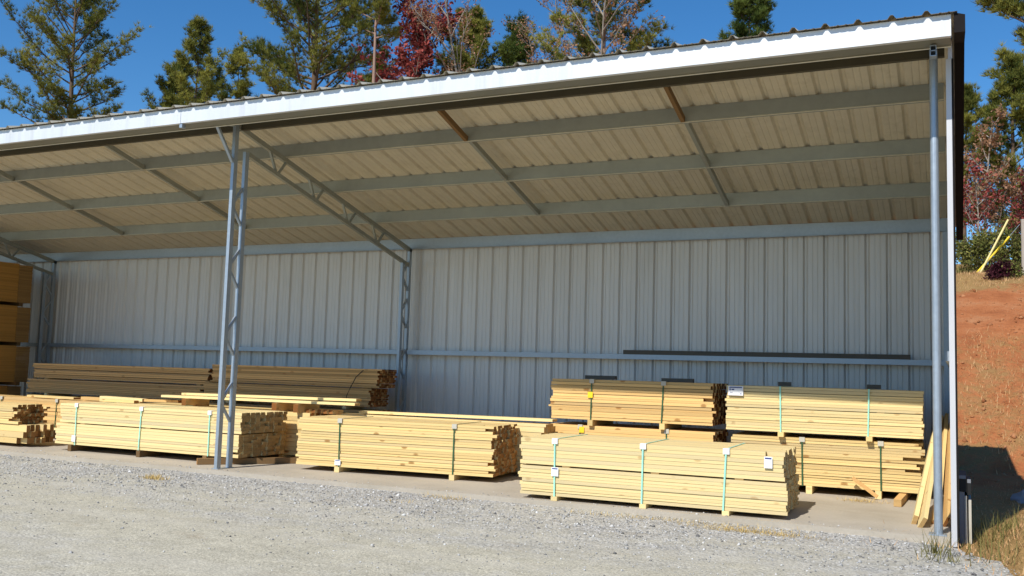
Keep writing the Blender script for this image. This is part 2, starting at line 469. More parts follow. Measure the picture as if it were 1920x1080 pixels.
def blades(name, spots, mat, label, cat, seed, h=(0.05, 0.16), w=0.006, lay=0.6):
    """spots: (x, y, radius x, radius y, count); blade length h, lay = how far blades lean"""
    rg = np.random.default_rng(seed); V = []; T = []; tn = []
    for (cx, cy, rx, ry, n) in spots:
        for _ in range(n):
            x = cx + rg.normal() * rx; y = cy + rg.normal() * ry
            z = zsurf(x, y); L = rg.uniform(*h); a = rg.uniform(0, 6.283); l = lay * rg.uniform(0.3, 1.3)
            dx, dy, dz = math.cos(a) * math.sin(l), math.sin(a) * math.sin(l), math.cos(l)
            px, py = -math.sin(a) * w, math.cos(a) * w
            o = len(V)
            V += [(x - px, y - py, z), (x + px, y + py, z), (x + dx * L, y + dy * L, z + max(0.004, dz * L))]
            T.append((o, o + 1, o + 2)); tn.append(rg.uniform(0, 1))
    return stuff(tri_object(name, V, T, tn, mat), label, cat)
def zsurf(x, y):
    if -19.3 < x < 9.2 and -0.1 < y < 5: return 0.002
    ge = 9.33 + 0.62 * max(0, -0.25 - y) ** 0.9
    if x < ge and y < 0.1: return -0.05
    return hill_z(x, y) - 0.01

def soil_clods():
    rg = np.random.default_rng(17); n = 700
    x = rg.uniform(9.4, 12.2, n); y = rg.uniform(6.5, 17.0, n); s = rg.gamma(1.5, 0.010, n) + 0.006
    base = np.array([(1,0,0),(-1,0,0),(0,1,0),(0,-1,0),(0,0,1),(0,0,-1)], float)
    tri = np.array([(0,2,4),(2,1,4),(1,3,4),(3,0,4),(2,0,5),(1,2,5),(3,1,5),(0,3,5)])
    V = base[None] * rg.uniform(0.6, 1.3, (n, 6, 3)) + rg.normal(0, 0.2, (n, 6, 3)); V *= s[:, None, None]
    z = np.array([hill_z(a, b) for a, b in zip(x, y)])
    V[..., 0] += x[:, None]; V[..., 1] += y[:, None]; V[..., 2] += z[:, None]
    T = (tri[None] + 6 * np.arange(n)[:, None, None]).reshape(-1, 3)
    k = NM("clay_clod"); k.col(k.mix(k.tone(), (0.24, 0.09, 0.035), (0.44, 0.21, 0.10))); k.rough(0.95); k.spec(0.1)
    stuff(tri_object("soil_clods", V.reshape(-1, 3), T, np.repeat(rg.uniform(0, 1, n), 8), k.m), "red clay clods strewn over the bare bank", "soil")
soil_clods()

# ------------------------------------------------------------------ the shed
SL = -0.2427                                        # roof fall per metre of depth
shed = thing("open_shed", "long open fronted steel shed with white fascia and ribbed metal roof over the lumber", "shed", (0, 0, 0))
XL, XR = -19.4, 9.30
def rib_profile(x0, x1, per=0.3048, h=0.038):
    out = []; n = int(math.ceil((x1 - x0) / per))
    for i in range(n):
        a = x1 - (i + 1) * per
        out = [(a, 0), (a + 0.028, h), (a + 0.052, h), (a + 0.080, 0), (a + 0.148, 0), (a + 0.154, 0.005), (a + 0.166, 0.005), (a + 0.172, 0),
               (a + 0.222, 0), (a + 0.228, 0.005), (a + 0.240, 0.005), (a + 0.246, 0)] + out
    return out + [(x1, 0)]
def sheet(profile, path, normal_of):
    """sweep a rib profile (u, h) along a path of (point, normal)"""
    m = MB(); n = len(profile)
    for p, nn, in path:
        for u, h in profile: m.v.append(normal_of(u, h, p, nn))
    for j in range(len(path) - 1):
        for i in range(n - 1):
            a = j * n + i
            m.f.append((a, a + 1, a + 1 + n, a + n)); m.t.append(.5); m.m.append(0)
    return m
deck = lambda y: 5.128 + SL * y
prof = rib_profile(XL, 9.36)
path = [((-0.83, 4.930), None), ((0.0, 5.128), None), ((1.7, deck(1.7)), None), ((3.4, deck(3.4)), None), ((D + 0.38, deck(D + 0.38)), None)]
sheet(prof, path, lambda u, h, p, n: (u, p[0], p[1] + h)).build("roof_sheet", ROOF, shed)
# fascia in two lengths, butting at the truss column
for i, (a, b) in enumerate(((XL, -0.262), (-0.256, 9.305))):
    m = MB(); m.box(a, b, -0.775, -0.765, 4.718, 4.925 if True else 0)
    m.box(a, b, -0.7645, -0.72, 4.718, 4.722)
    m.build("fascia", FASC, shed)
m = MB(); m.box(-0.285, -0.235, -0.764, -0.70, 4.66, 4.716); m.build("fascia_joint_clip", GALV, shed)
m = MB()
m.box(XL, 9.30, -0.74, -0.48, 4.724, 4.730); m.bar((XL, -0.47, 4.718), (9.30, -0.47, 4.718), 0.022, 0.010, up=(0, -0.6, 0.8), mi=1); m.box(XL, 9.30, -0.70, -0.694, 4.731, 4.90)
m.build("soffit_channel", [SOFFIT, LITLIP], shed)
m = MB(); m.box(XL, 9.24, 0.11, 0.118, 4.815, 5.05); m.box(XL, 9.24, 0.118, 0.17, 4.815, 4.821); m.build("eave_beam", SHADESTEEL, shed)
for y in (1.143, 2.42, 3.70):
    m = MB(); zb = 4.928 + SL * y
    m.box(XL, 9.22, y, y + 0.006, zb, deck(y) - 0.006)
    m.box(XL, 9.22, y + 0.006, y + 0.062, zb, zb + 0.005)
    m.bar((XL, y - 0.006, zb + 0.001), (9.22, y - 0.006, zb + 0.001), 0.014, 0.008, up=(0, -0.8, 0.6), mi=1)
    m.build("purlin", [PURLIN, LITLIP], shed)
m = MB(); m.box(XL, 9.24, D + 0.01, D + 0.018, 3.725, deck(D) - 0.008); m.box(XL, 9.24, D - 0.045, D + 0.0095, 3.719, 3.7245)
m.build("rear_eave_beam", GALV, shed)
# purlin bridging sticks between purlins
ycut = [0.20, 1.14, 2.41, 3.69]
for bx in (3.16, 6.24, -2.94, -6.15, -12.7, -15.9):
    for k in range(3):
        a, b = ycut[k] + 0.01, ycut[k + 1] - 0.01
        m = MB(); off = 0.0 if k != 1 else 0.02
        m.bar((bx + off, a, 4.985 + SL * a), (bx + off, b, 4.955 + SL * b), 0.05, 0.075)
        m.build("bridging", W_BROWN if (bx > 0 and k == 0) else PURLIN, shed)
# walls
wp = rib_profile(XL, 9.27)
sheet(wp, [(0.005, None), (1.9, None), (deck(D + 0.12) - 0.03, None)], lambda u, h, p, n: (u, D + 0.12 + h, p)).build("back_wall", WALLM, shed)
ep = rib_profile(-0.10, D + 0.12)
m = MB(); npf = len(ep)
for top in (0, 1):
    for u, h in ep: m.v.append((9.272 + h, u, -0.1 if not top else min(5.06, deck(u) - 0.03) if u > 0 else 4.9))
for i in range(npf - 1):
    m.f.append((i, i + 1, i + 1 + npf, i + npf)); m.t.append(.5); m.m.append(0)
m.build("end_wall", WALLM, shed)
m = MB(); lp = rib_profile(-0.10, D + 0.12); npf = len(lp)
for top in (0, 1):
    for u, h in lp: m.v.append((XL - 0.03 - h, u, -0.1 if not top else min(5.06, deck(u) - 0.03) if u > 0 else 4.9))
for i in range(npf - 1):
    m.f.append((i, i + 1, i + 1 + npf, i + npf)); m.t.append(.5); m.m.append(0)
m.build("end_wall", WALLM, shed)
m = MB(); m.box(9.252, 9.302, -0.150, -0.142, -0.075, 4.70); m.box(9.304, 9.320, -0.150, -0.06, -0.075, 4.70, mi=1); m.box(9.252, 9.260, -0.141, -0.05, -0.075, 4.70)
m.build("corner_trim", [TRIM, DARKTRIM], shed)
m = MB()
m.add([(9.33, -0.80, 4.735), (9.425, -0.80, 4.735), (9.425, D + .38, 3.64), (9.33, D + .38, 3.64), (9.33, -0.80, 4.93), (9.425, -0.80, 4.90), (9.425, D + .38, deck(D + .38) - .03), (9.33, D + .38, deck(D + .38) - .03),
       (9.33, 0, 4.90), (9.425, 0, 4.90), (9.33, 0, 5.09), (9.425, 0, 5.08)],
      [(0, 1, 5, 4), (0, 8, 9, 1), (8, 3, 2, 9), (4, 5, 11, 10), (10, 11, 6, 7), (1, 9, 11, 5), (9, 2, 6, 11), (0, 4, 10, 8), (8, 10, 7, 3), (3, 7, 6, 2)])
m.build("rake_trim", DARKTRIM, shed)
# girts
def girt(a, b):
    m = MB()
    m.box(a, b, 4.83, 4.836, 1.735, 1.815); m.box(a, b, 4.8365, D + 0.11, 1.808, 1.814); m.box(a, b, 4.8365, 4.87, 1.735, 1.740)
    m.build("girt", GALV, shed)
girt(XL, -9.66); girt(-9.54, -0.06); girt(0.06, 9.20)
m = MB(); m.box(9.215, 9.265, 0.3, 4.80, 1.70, 1.80); m.build("girt", GALV, shed)
m = MB(); m.box(9.15, 9.235, 4.80, 4.88, 0.004, 3.70); m.build("corner_post", GALV, shed)
# front pipe post at the right end with its open bracket
m = MB(); m.tube([(9.137, 0.02, 0.0), (9.137, 0.02, 4.86)], 0.040, 16); po = m.build("pipe_post", GALV, shed, smooth=False)
m = MB(); m.box(9.05, 9.21, -0.06, 0.10, 0.001, 0.012); m.build("base_plate", GALV, po)
m = MB()
for z in (4.60, 4.65, 4.70): m.box(9.118, 9.175, -0.60, -0.50, z, z + 0.006)
for x in (9.118, 9.169): m.box(x, x + 0.006, -0.60, -0.50, 4.6065, 4.6995)
m.box(9.125, 9.168, -0.56, -0.55, 4.607, 4.649, mi=1); m.box(9.125, 9.168, -0.56, -0.55, 4.657, 4.699, mi=1)  # black plates stand in for the shaded hollow of the open channel
m.build("bracket", [GALV, BLACK], po)
# lattice columns and roof trusses
def chord(m, x, y0, y1, z0, z1, w=0.052): m.box(x - w / 2, x + w / 2, y0, y1, z0, z1)
def lattice_column(x, ya, z_front, z_back, nodes):
    h = holder("truss_column", shed)
    m = MB(); chord(m, x, ya, ya + 0.075, 0, z_front); m.build("chord", GALV, h)
    m = MB(); chord(m, x, ya + 0.235, ya + 0.31, 0, z_back); m.build("chord", GALV, h)
    for z in nodes:
        for s in (1, -1):
            m = MB(); m.bar((x, ya + 0.07, z + 0.05 * s), (x, ya + 0.24, z + 0.27 * s), 0.03, 0.035, up=(1, 0, 0)); m.build("web_brace", GALV, h)
    m = MB(); m.box(x - 0.06, x + 0.06, ya - 0.012, ya + 0.325, 0.001, 0.010); m.build("base_plate", GALV, h)
NODES = (0.92, 1.86, 2.82, 3.72)
for x in (0.0, -9.6, -19.2):
    lattice_column(x, 0.0, 4.90, 4.53, NODES)
    lattice_column(x, D - 0.32, 3.44, 3.72, (0.6, 1.55, 2.5, 3.2))
    h = holder("roof_truss", shed)
    zt = lambda y: 4.885 + SL * y
    m = MB(); m.bar((x, 0.075, zt(0.075)), (x, D - 0.01, zt(D - 0.01)), 0.052, 0.075); m.build("chord", PURLIN, h)
    m = MB(); m.bar((x, 0.31, zt(0.31) - 0.30), (x, D - 0.09, zt(D - 0.09) - 0.30), 0.052, 0.065); m.build("chord", PURLIN, h)
    for yv in (0.98, 1.95, 2.88, 3.78):
        for s in (-1, 1):
            m = MB(); m.bar((x, yv + 0.03 * s, zt(yv) - 0.27), (x, yv + 0.19 * s, zt(yv + 0.19 * s) - 0.03), 0.03, 0.035, up=(1, 0, 0)); m.build("web_brace", PURLIN, h)
    m = MB(); m.bar((x, 0.0, 4.885), (x, -0.69, 4.775), 0.052, 0.075); m.build("overhang_arm", PURLIN, h)
    m = MB(); m.bar((x, -0.005, 4.33), (x, -0.37, 4.80), 0.035, 0.045, up=(1, 0, 0)); m.build("kicker_brace", GALV, h)

# ------------------------------------------------------------------ lumber
def bundle(name, label, cat, x, y, z, yaw, L, dp, tiers, cols, mats, straps=(), runners=(), group=None, jit=0.015, skip=0.0, seed=0,
           strap_mat=None, run_h=0.05, run_mat=None, tags=(), prot=True, run_w=0.075, vary=1.0, wide_p=0.16, rjs=0.006, fins=False):
    """tiers: (z0, z1, rows, left inset, right inset); z is where the bundle's runners stand"""
    rg = random.Random(seed)
    root = thing(name, label, cat, (x, y, z), yaw, group)
    ztop = 0
    for (z0, z1, rows, li, ri) in tiers:
        m = MB(); rh = (z1 - z0) / rows; cw = dp / cols
        colj = [rg.gauss(0, 0.006) if fins else 0.0 for _ in range(cols)]
        cuts = [z0 + rh * (r + (rg.uniform(-0.14, 0.14) if 0 < r < rows and rows > 2 else 0)) for r in range(rows + 1)]
        for r in range(rows):
            rj = max(-0.012, min(0.012, rg.gauss(0, rjs))); wide = rg.random() < (0.4 if mats is DU else wide_p)
            for c in range(cols):
                if 0 < r < rows - 1 and 0 < c < cols - 1: pass
                a = li + rg.gauss(0, jit) * (0.5 if c else 0.8)
                b = L - ri + rg.gauss(0, jit) * ((0.35 if fins else 0.55) if c else (0.4 if fins else 1.0)) + colj[c] - (0.01 if fins and c else 0)
                if rg.random() < skip: b -= rg.uniform(0.04, 0.22)
                y0 = c * cw + 0.002 + rj + rg.uniform(-0.004, 0.004); y1 = (c + 1) * cw - (0.006 if fins else 0.003) + rj
                za = cuts[r] + 0.0006; zb_ = cuts[r + 1] - ((0.009 if mats is DU else 0.0055) if wide else 0.0012) * rg.uniform(0.6, 1.2)
                tz = rg.uniform(-0.0022, 0.0022) if c == 0 and r < rows - 1 else 0.0
                if c == 0:                      # slightly bowed front boards
                    k = 4; sag = rg.uniform(-0.003, 0.003)
                    t = rg.random() * vary + (1 - vary) * 0.5
                    for i in range(k):
                        xa = a + (b - a) * i / k; xb = a + (b - a) * (i + 1) / k
                        oa = 4 * sag * (i / k) * (1 - i / k); ob = 4 * sag * ((i + 1) / k) * (1 - (i + 1) / k)
                        vs = [(xa,y0+oa,za),(xb,y0+ob,za),(xb,y1,za),(xa,y1,za),(xa,y0+oa,zb_-abs(tz)+tz*(1-2*i/k)),(xb,y0+ob,zb_-abs(tz)+tz*(1-2*(i+1)/k)),(xb,y1,zb_),(xa,y1,zb_)]
                        fs = [(0,3,2,1),(4,5,6,7),(0,1,5,4),(2,3,7,6)]; mi = [0,0,0,0]
                        if i == k - 1: fs.append((1,2,6,5)); mi.append(1)
                        if i == 0: fs.append((3,0,4,7)); mi.append(1)
                        m.add(vs, fs, t, mi)
                else:
                    m.box(a, b, y0, y1, za, zb_, rg.random() * vary + (1 - vary) * 0.5, [0,0,0,0,1,1])
        m.build("boards", mats, root)
        ztop = max(ztop, z1)
    zbot = tiers[0][0]
    if len(tiers) > 1:
        for k in range(len(tiers) - 1):
            g0, g1 = tiers[k][1], tiers[k + 1][0]
            for s in [t[0] if isinstance(t, tuple) else t for t in straps] or [0.4, L - 0.4]:
                m = MB(); m.box(s + 0.10, s + 0.19, 0.004, dp - 0.01, g0, g1 - 0.001, 0.6, [0,0,1,1,0,0]); m.build("spacer_strip", [W_AMBER, E_PALE], root)
    for s in straps:
        sm = strap_mat
        m = MB(); w_ = 0.018; sx = s + 0.0
        lean = rg.uniform(-0.05, 0.02)
        M = Matrix(((1, 0, -lean, lean * ztop), (0, 1, 0, 0), (0, 0, 1, 0), (0, 0, 0, 1)))
        m.box(sx, sx + w_, -0.0175, -0.0145, zbot - 0.004, ztop + 0.006, M=M)
        m.box(sx, sx + w_, -0.0145, dp + 0.006, ztop + 0.003, ztop + 0.006); m.box(sx, sx + w_, dp + 0.006, dp + 0.010, zbot - 0.004, ztop + 0.006)
        st = m.build("strap", sm, root)
        if prot:
            m = MB(); m.box(sx - 0.024, sx + 0.046, -0.0215, -0.0180, ztop - 0.052, ztop + 0.009); m.box(sx - 0.024, sx + 0.046, -0.0180, 0.05, ztop + 0.0065, ztop + 0.009)
            m.build("corner_protector", PAPER if strap_mat is TEAL else PAPERD, root)
    for s in runners:
        m = MB(); m.box(s - run_w / 2, s + run_w / 2, -0.03, dp - 0.02, 0.001, zbot - 0.002, rg.random(), [0,0,1,1,0,0]); m.build("runner", run_mat or [W_PALE, W_PALE], root)
    for (sx, sz, tw, th, kind) in tags:
        m = MB(); m.box(sx, sx + tw, -0.0245, -0.0215, sz, sz + th)
        if kind == 'print':
            m.box(sx + tw * .08, sx + tw * .92, -0.0255, -0.0247, sz + th * .80, sz + th * .92, mi=1)
            m.box(sx + tw * .08, sx + tw * .17, -0.0255, -0.0247, sz + th * .52, sz + th * .72, mi=1)
            m.box(sx + tw * .22, sx + tw * .40, -0.0255, -0.0247, sz + th * .56, sz + th * .70, mi=1)
            m.box(sx + tw * .12, sx + tw * .30, -0.0255, -0.0247, sz + th * .30, sz + th * .36, mi=1)
            m.box(sx + tw * .78, sx + tw * .90, -0.0255, -0.0247, sz + th * .14, sz + th * .22, mi=1)
        elif kind == 'bar':
            m.box(sx + tw * .1, sx + tw * .9, -0.0255, -0.0247, sz + th * .78, sz + th * .92, mi=1)
        m.build("paper_label", [YELLOW if kind == 'yellow' else PAPER, INK], root)
    return root

PA, GO, AM, DU = [W_PALE, E_PALE], [W_GOLD, E_GOLD], [W_AMBER, E_AMBER], [W_DULL, E_DULL]
G = "lumber bundles stacked under the shed"
bundle("lumber_bundle", "pale wide bundle nearest the gravel at right, three teal straps, two tiers of boards", "lumber bundle", 4.665, -0.045, 0, R(1.6), 3.02, 1.13,
       [(0.05, 0.382, 9, 0.0, 0.0), (0.40, 0.70, 7, 0.0, 0.02)], 17, PA, (0.42, 1.47, 2.39), (0.44, 1.49, 2.40), G, 0.022, 0.02, 1, TEAL,
       tags=((2.80, 0.53, 0.085, 0.12, 'bar'), (0.40, 0.28, 0.085, 0.10, 'bar')), vary=0.45, wide_p=0.05, rjs=0.002, fins=True)
bundle("lumber_bundle", "pale bundle in the middle with two dark green straps and ragged brown board ends", "lumber bundle", 0.83, 0.72, 0, R(6.2), 2.96, 0.97,
       [(0.075, 0.735, 18, 0.0, 0.0)], 10, GO, (0.66, 2.39), (0.66, 2.39), G, 0.03, 0.06, 2, GREEN,
       tags=((0.62, 0.10, 0.09, 0.075, 'bar'),), vary=0.8)
bundle("lumber_bundle", "pale two tier bundle behind the lattice column with three teal straps", "lumber bundle", -3.80, 0.55, 0, R(0.2), 3.73, 1.05,
       [(0.105, 0.435, 8, -0.06, 0.03), (0.452, 0.755, 7, 0.0, 0.0)], 10, PA, (0.37, 1.77, 3.13), (0.30, 1.78, 3.1), G, 0.024, 0.09, 3, TEAL, run_mat=[W_BROWN, W_BROWN],
       tags=((0.33, 0.155, 0.08, 0.10, 'plain'),), vary=0.6, wide_p=0.06, rjs=0.003, fins=True)
bundle("lumber_bundle", "bundle cut off by the left edge with jagged upper ends over neat lower ends", "lumber bundle", -8.9, 0.45, 0, 0, 4.36, 0.62,
       [(0.06, 0.365, 3, 0.0, -0.02), (0.37, 0.69, 8, 0.0, 0.22)], 8, GO, (1.2, 2.8), (1.2, 2.8), G, 0.07, 0.10, 4, GREEN, vary=0.8)
bundle("lumber_bundle", "amber boards showing between the left edge bundle and the teal strapped bundle", "lumber bundle", -8.6, 1.95, 0, 0, 4.4, 0.7,
       [(0.06, 0.72, 12, 0.0, 0.0)], 7, AM, (1.5, 3.0), (1.0, 3.4), G, 0.03, 0.05, 5, GREEN)
b5 = bundle("lumber_bundle", "golden bundle on the floor at right behind the nearest bundle, lower of its pair", "lumber bundle", 6.56, 2.66, 0, R(1.5), 2.36, 1.05,
       [(0.10, 0.715, 17, 0.0, 0.0)], 9, GO, (0.90, 1.86), (0.55, 1.0, 1.84), G, 0.02, 0.05, 6, GREEN)
bundle("lumber_bundle", "golden bundle at right with large printed label and two teal straps, on top of another", "lumber bundle", 6.49, 2.60, 0.717, R(1.5), 2.44, 1.05,
       [(0.062, 0.362, 8, 0.0, 0.0), (0.37, 0.655, 8, 0.0, 0.0)], 9, PA, (0.70, 1.80), (0.72, 1.81), G, 0.008, 0.0, 7, TEAL, prot=False,
       tags=((0.03, 0.52, 0.20, 0.125, 'print'),), run_mat=[W_GOLD, W_GOLD], vary=0.8, wide_p=0.05, rjs=0.0025)
bundle("lumber_bundle", "amber lower bundle, mostly hidden, under the amber bundle with yellow tag", "lumber bundle", 3.88, 2.66, 0, R(0.5), 2.42, 0.95,
       [(0.08, 0.725, 15, 0.0, 0.0)], 9, AM, (0.48, 1.76), (0.5, 1.75), G, 0.03, 0.05, 8, GREEN,
       tags=((0.48, 0.62, 0.075, 0.085, 'yellow'),))
bundle("lumber_bundle", "amber bundle with dark green straps and a yellow tag, on top near the back wall", "lumber bundle", 3.92, 2.62, 0.727, R(0.5), 2.38, 0.93,
       [(0.085, 0.66, 14, 0.0, 0.0)], 9, AM, (0.62, 1.68), (0.62, 1.68), G, 0.022, 0.06, 9, GREEN,
       tags=((0.575, 0.40, 0.075, 0.085, 'yellow'),), run_mat=[W_GOLD, W_GOLD])
bundle("lumber_bundle", "low pale bundle behind the ragged middle bundle, its top boards running right", "lumber bundle", 0.40, 2.0, 0, R(1.0), 3.70, 0.50,
       [(0.07, 0.70, 9, 0.0, 0.05)], 5, PA, (), (0.6, 3.0), G, 0.03, 0.03, 10, GREEN)
bundle("lumber_bundle", "low bundle under the loose boards at left, mostly hidden", "lumber bundle", -3.6, 1.80, 0, 0, 3.86, 0.85,
       [(0.07, 0.735, 10, 0.0, 0.0)], 8, GO, (), (0.5, 3.3), G, 0.03, 0.03, 11, GREEN)
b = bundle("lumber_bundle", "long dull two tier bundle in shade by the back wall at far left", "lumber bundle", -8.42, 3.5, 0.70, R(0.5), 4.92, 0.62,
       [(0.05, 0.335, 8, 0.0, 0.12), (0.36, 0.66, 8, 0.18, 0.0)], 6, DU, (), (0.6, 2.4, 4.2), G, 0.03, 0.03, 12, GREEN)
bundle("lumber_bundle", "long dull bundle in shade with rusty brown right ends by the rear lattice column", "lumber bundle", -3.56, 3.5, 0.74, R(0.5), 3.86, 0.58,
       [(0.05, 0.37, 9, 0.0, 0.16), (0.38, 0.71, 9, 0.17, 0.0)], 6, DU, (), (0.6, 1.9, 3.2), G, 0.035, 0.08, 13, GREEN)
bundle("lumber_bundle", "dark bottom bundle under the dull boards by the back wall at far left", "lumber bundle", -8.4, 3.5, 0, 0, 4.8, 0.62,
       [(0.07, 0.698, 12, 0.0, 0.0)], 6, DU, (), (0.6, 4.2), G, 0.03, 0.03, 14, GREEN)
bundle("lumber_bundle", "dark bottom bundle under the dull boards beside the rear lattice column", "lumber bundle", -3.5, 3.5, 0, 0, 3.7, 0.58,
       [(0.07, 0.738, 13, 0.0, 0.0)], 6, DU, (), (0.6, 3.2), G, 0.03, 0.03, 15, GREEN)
m = MB()
m.tube([(0.03, 3.47, 1.42), (-0.10, 3.45, 1.30), (-0.20, 3.45, 1.13), (-0.28, 3.45, 0.97), (-0.30, 3.46, 0.80)], 0.008, 5)
tag(m.build("broken_strap", BLACK), "black broken strap hanging curved down the dull bundle's front", "strap")

# loose boards and blocks
def loose(name, label, cat, a, b, wx, wy, mats=PA, tone=0.5, up=(0, 0, 1), group=None):
    m = MB(); m.bar(a, b, wx, wy, up=up, tone=tone, mi=[1, 1, 0, 0, 0, 0])
    return tag(m.build(name, mats), label, cat, group)
LB = "loose boards lying on the lumber"
loose("board", "long pale loose board, upper of two lying across the left bundles", "board", (-2.6, 2.02, 0.93), (1.02, 1.92, 0.965), 0.14, 0.038, PA, 0.7, group=LB)
loose("board", "long pale loose board, lower and longer of two lying across the left bundles", "board", (-2.9, 1.86, 0.885), (1.08, 1.80, 0.905), 0.14, 0.038, PA, 0.9, group=LB)
for i, (xx, lb) in enumerate(((-2.3, "short block under the left end of the loose pale boards"), (-0.42, "stacked amber block under the loose pale boards by the bundle's ragged end"), (0.0, "short block in the dark gap under the loose boards"))):
    loose("wood_block", lb, "wood block", (xx, 1.70, 0.802), (xx, 2.25, 0.802), 0.09, 0.13, AM, 0.4, group="blocks under the loose boards")
loose("board", "bright white short board lying flat on the left bundles", "board", (-4.5, 2.0, 0.80), (-3.45, 1.98, 0.79), 0.14, 0.05, [W_PALE, E_PALE], 1.0, group=LB)
loose("board", "brown edged board right of the bright short board on the left bundle", "board", (-3.40, 1.96, 0.79), (-2.62, 1.96, 0.80), 0.12, 0.04, AM, 0.3, group=LB)
loose("board", "thin tan board lying on the amber boards at far left", "board", (-6.5, 2.1, 0.755), (-5.2, 2.05, 0.755), 0.16, 0.035, GO, 0.5, group=LB)
loose("wood_block", "brown block on the left bundles, left of the bright short board", "wood block", (-5.1, 2.1, 0.765), (-4.62, 2.1, 0.765), 0.12, 0.05, AM, 0.2, group="blocks on the left bundles")
loose("wood_block", "tan block on the front edge of the left bundle below the bright short board", "wood block", (-3.9, 1.45, 0.782), (-3.1, 1.45, 0.782), 0.10, 0.045, GO, 0.6, group="blocks on the left bundles")
loose("board", "upper of two long thin pale boards on the low bundle behind the ragged one", "board", (0.9, 2.2, 0.775), (4.13, 2.27, 0.795), 0.19, 0.035, PA, 0.9, group=LB)
loose("board", "long thin pale board under its partner on the low bundle behind the ragged one", "board", (0.55, 2.14, 0.722), (4.08, 2.20, 0.722), 0.28, 0.038, PA, 0.75, group=LB)
for k in range(5):
    loose("offcut", "short brown offcut in the row on the low bundle, left of the long thin boards", "offcut", (0.12 + 0.11 * k, 1.85, 0.765), (0.18 + 0.11 * k, 2.05, 0.765), 0.085, 0.06, AM, 0.2 + .15 * k, group="row of offcuts")
loose("timber", "brown timber on the slab under the left bundle beside the lattice column", "timber", (-0.56, 0.12, 0.046), (-0.50, 1.3, 0.046), 0.10, 0.09, [W_BROWN, E_GOLD], 0.8) if False else None
loose("timber", "brown timber lying across the slab in front of the lattice column's bundle", "timber", (-0.62, 0.30, 0.046), (0.62, 1.75, 0.046), 0.10, 0.085, [W_BROWN, E_GOLD], 0.8)
loose("timber", "tan timber end poking out from under the right floor bundle", "timber", (8.66, 2.02, 0.045), (8.72, 3.6, 0.045), 0.085, 0.085, [W_DULL, E_PALE], 0.8)
loose("splinter_board", "broken tan board slanting down across the right floor bundle's front", "board", (8.10, 2.60, 0.25), (8.40, 2.55, 0.04), 0.016, 0.045, [W_DULL, E_GOLD], 0.5, up=(0, 0, 1))
DP = "dark timbers on top of the rear bundles"
for (xa, xb, z, lb) in ((4.34, 4.80, 1.408, "dark square timber on the amber bundle, left and longer one"), (5.50, 5.95, 1.400, "dark thin timber on the amber bundle, right one"),
                        (7.12, 7.29, 1.395, "short dark block on the labelled bundle, left one"), (8.25, 8.42, 1.395, "short dark block on the labelled bundle, right one")):
    loose("dark_timber", lb, "timber", (xa, 2.93, z + .012), (xb, 2.95, z + .014), 0.10, 0.056, [BEAMB, BEAMB], 0.5, group=DP)
m = MB(); m.bar((4.27, 4.86, 1.852), (8.70, 4.86, 1.852), 0.05, 0.072); m.bar((6.2, 4.90, 1.850), (8.64, 4.90, 1.850), 0.028, 0.066)
tag(m.build("metal_beam", BEAMB), "long dark brown beam resting on the back wall girt at right", "beam")

# strand board sheets stacked at the left edge
for k, (z0, z1, xo, lb) in enumerate(((0.05, 0.86, -0.1, "brown strand board stack at the left edge, bottom one"), (0.94, 1.72, 0.10, "brown strand board stack at the left edge, second from the bottom"),
                                      (1.80, 2.58, 0.03, "brown strand board stack at the left edge, third from the bottom"), (2.66, 3.50, 0.0, "brown strand board stack at the left edge, topmost one"))):
    t = thing("sheet_stack", lb, "board stack", (-9.15 + xo, 0, z0 - 0.05), 0, "strand board stacks at the left edge")
    rg = random.Random(k)
    for (ya, yb, xo2, mt, hh) in ((2.7, 3.66, 0.0, OSB, z1 - z0), (3.665, 3.98, 0.012, OSB_EDGE, z1 - z0 - 0.02)):
        m = MB(); n = 42
        for q in range(n):
            m.box(-2.4, xo2 + rg.gauss(0, 0.003), ya, yb + rg.gauss(0, 0.002), 0.05 + hh * q / n, 0.05 + hh * (q + 1) / n - 0.0015, rg.random())
        m.build("sheets", mt, t)
    for yy in (2.85, 3.75):
        m = MB(); m.box(-2.3, -0.05, yy, yy + 0.09, -0.028 if k else -0.0, 0.049); m.build("runner", W_BROWN, t)

# boards leaning at the right end, running back to the end wall
LE = "boards leaning inside the end wall"
loose("leaning_board", "pale board leaning beside the pipe post, nearest the bundles", "board", (8.90, 0.62, 0.03), (9.06, 3.30, 0.93), 0.045, 0.14, PA, 0.8, up=(0.3, 0, 1), group=LE)
loose("leaning_board", "pale wide board leaning behind the pipe post, its cut end turned up", "board", (8.98, 0.40, 0.04), (9.10, 3.45, 1.00), 0.04, 0.15, PA, 0.6, up=(0.5, 0, 1), group=LE)
loose("leaning_board", "golden board leaning behind the pipe post close to the end wall", "board", (9.10, 0.75, 0.05), (9.17, 3.5, 1.03), 0.04, 0.14, GO, 0.5, up=(0.4, 0, 1), group=LE)
loose("leaning_board", "brown narrow board leaning against the end wall right of the post", "board", (9.20, 0.62, 0.05), (9.235, 3.2, 0.98), 0.03, 0.12, AM, 0.3, up=(0.4, 0, 1), group=LE)
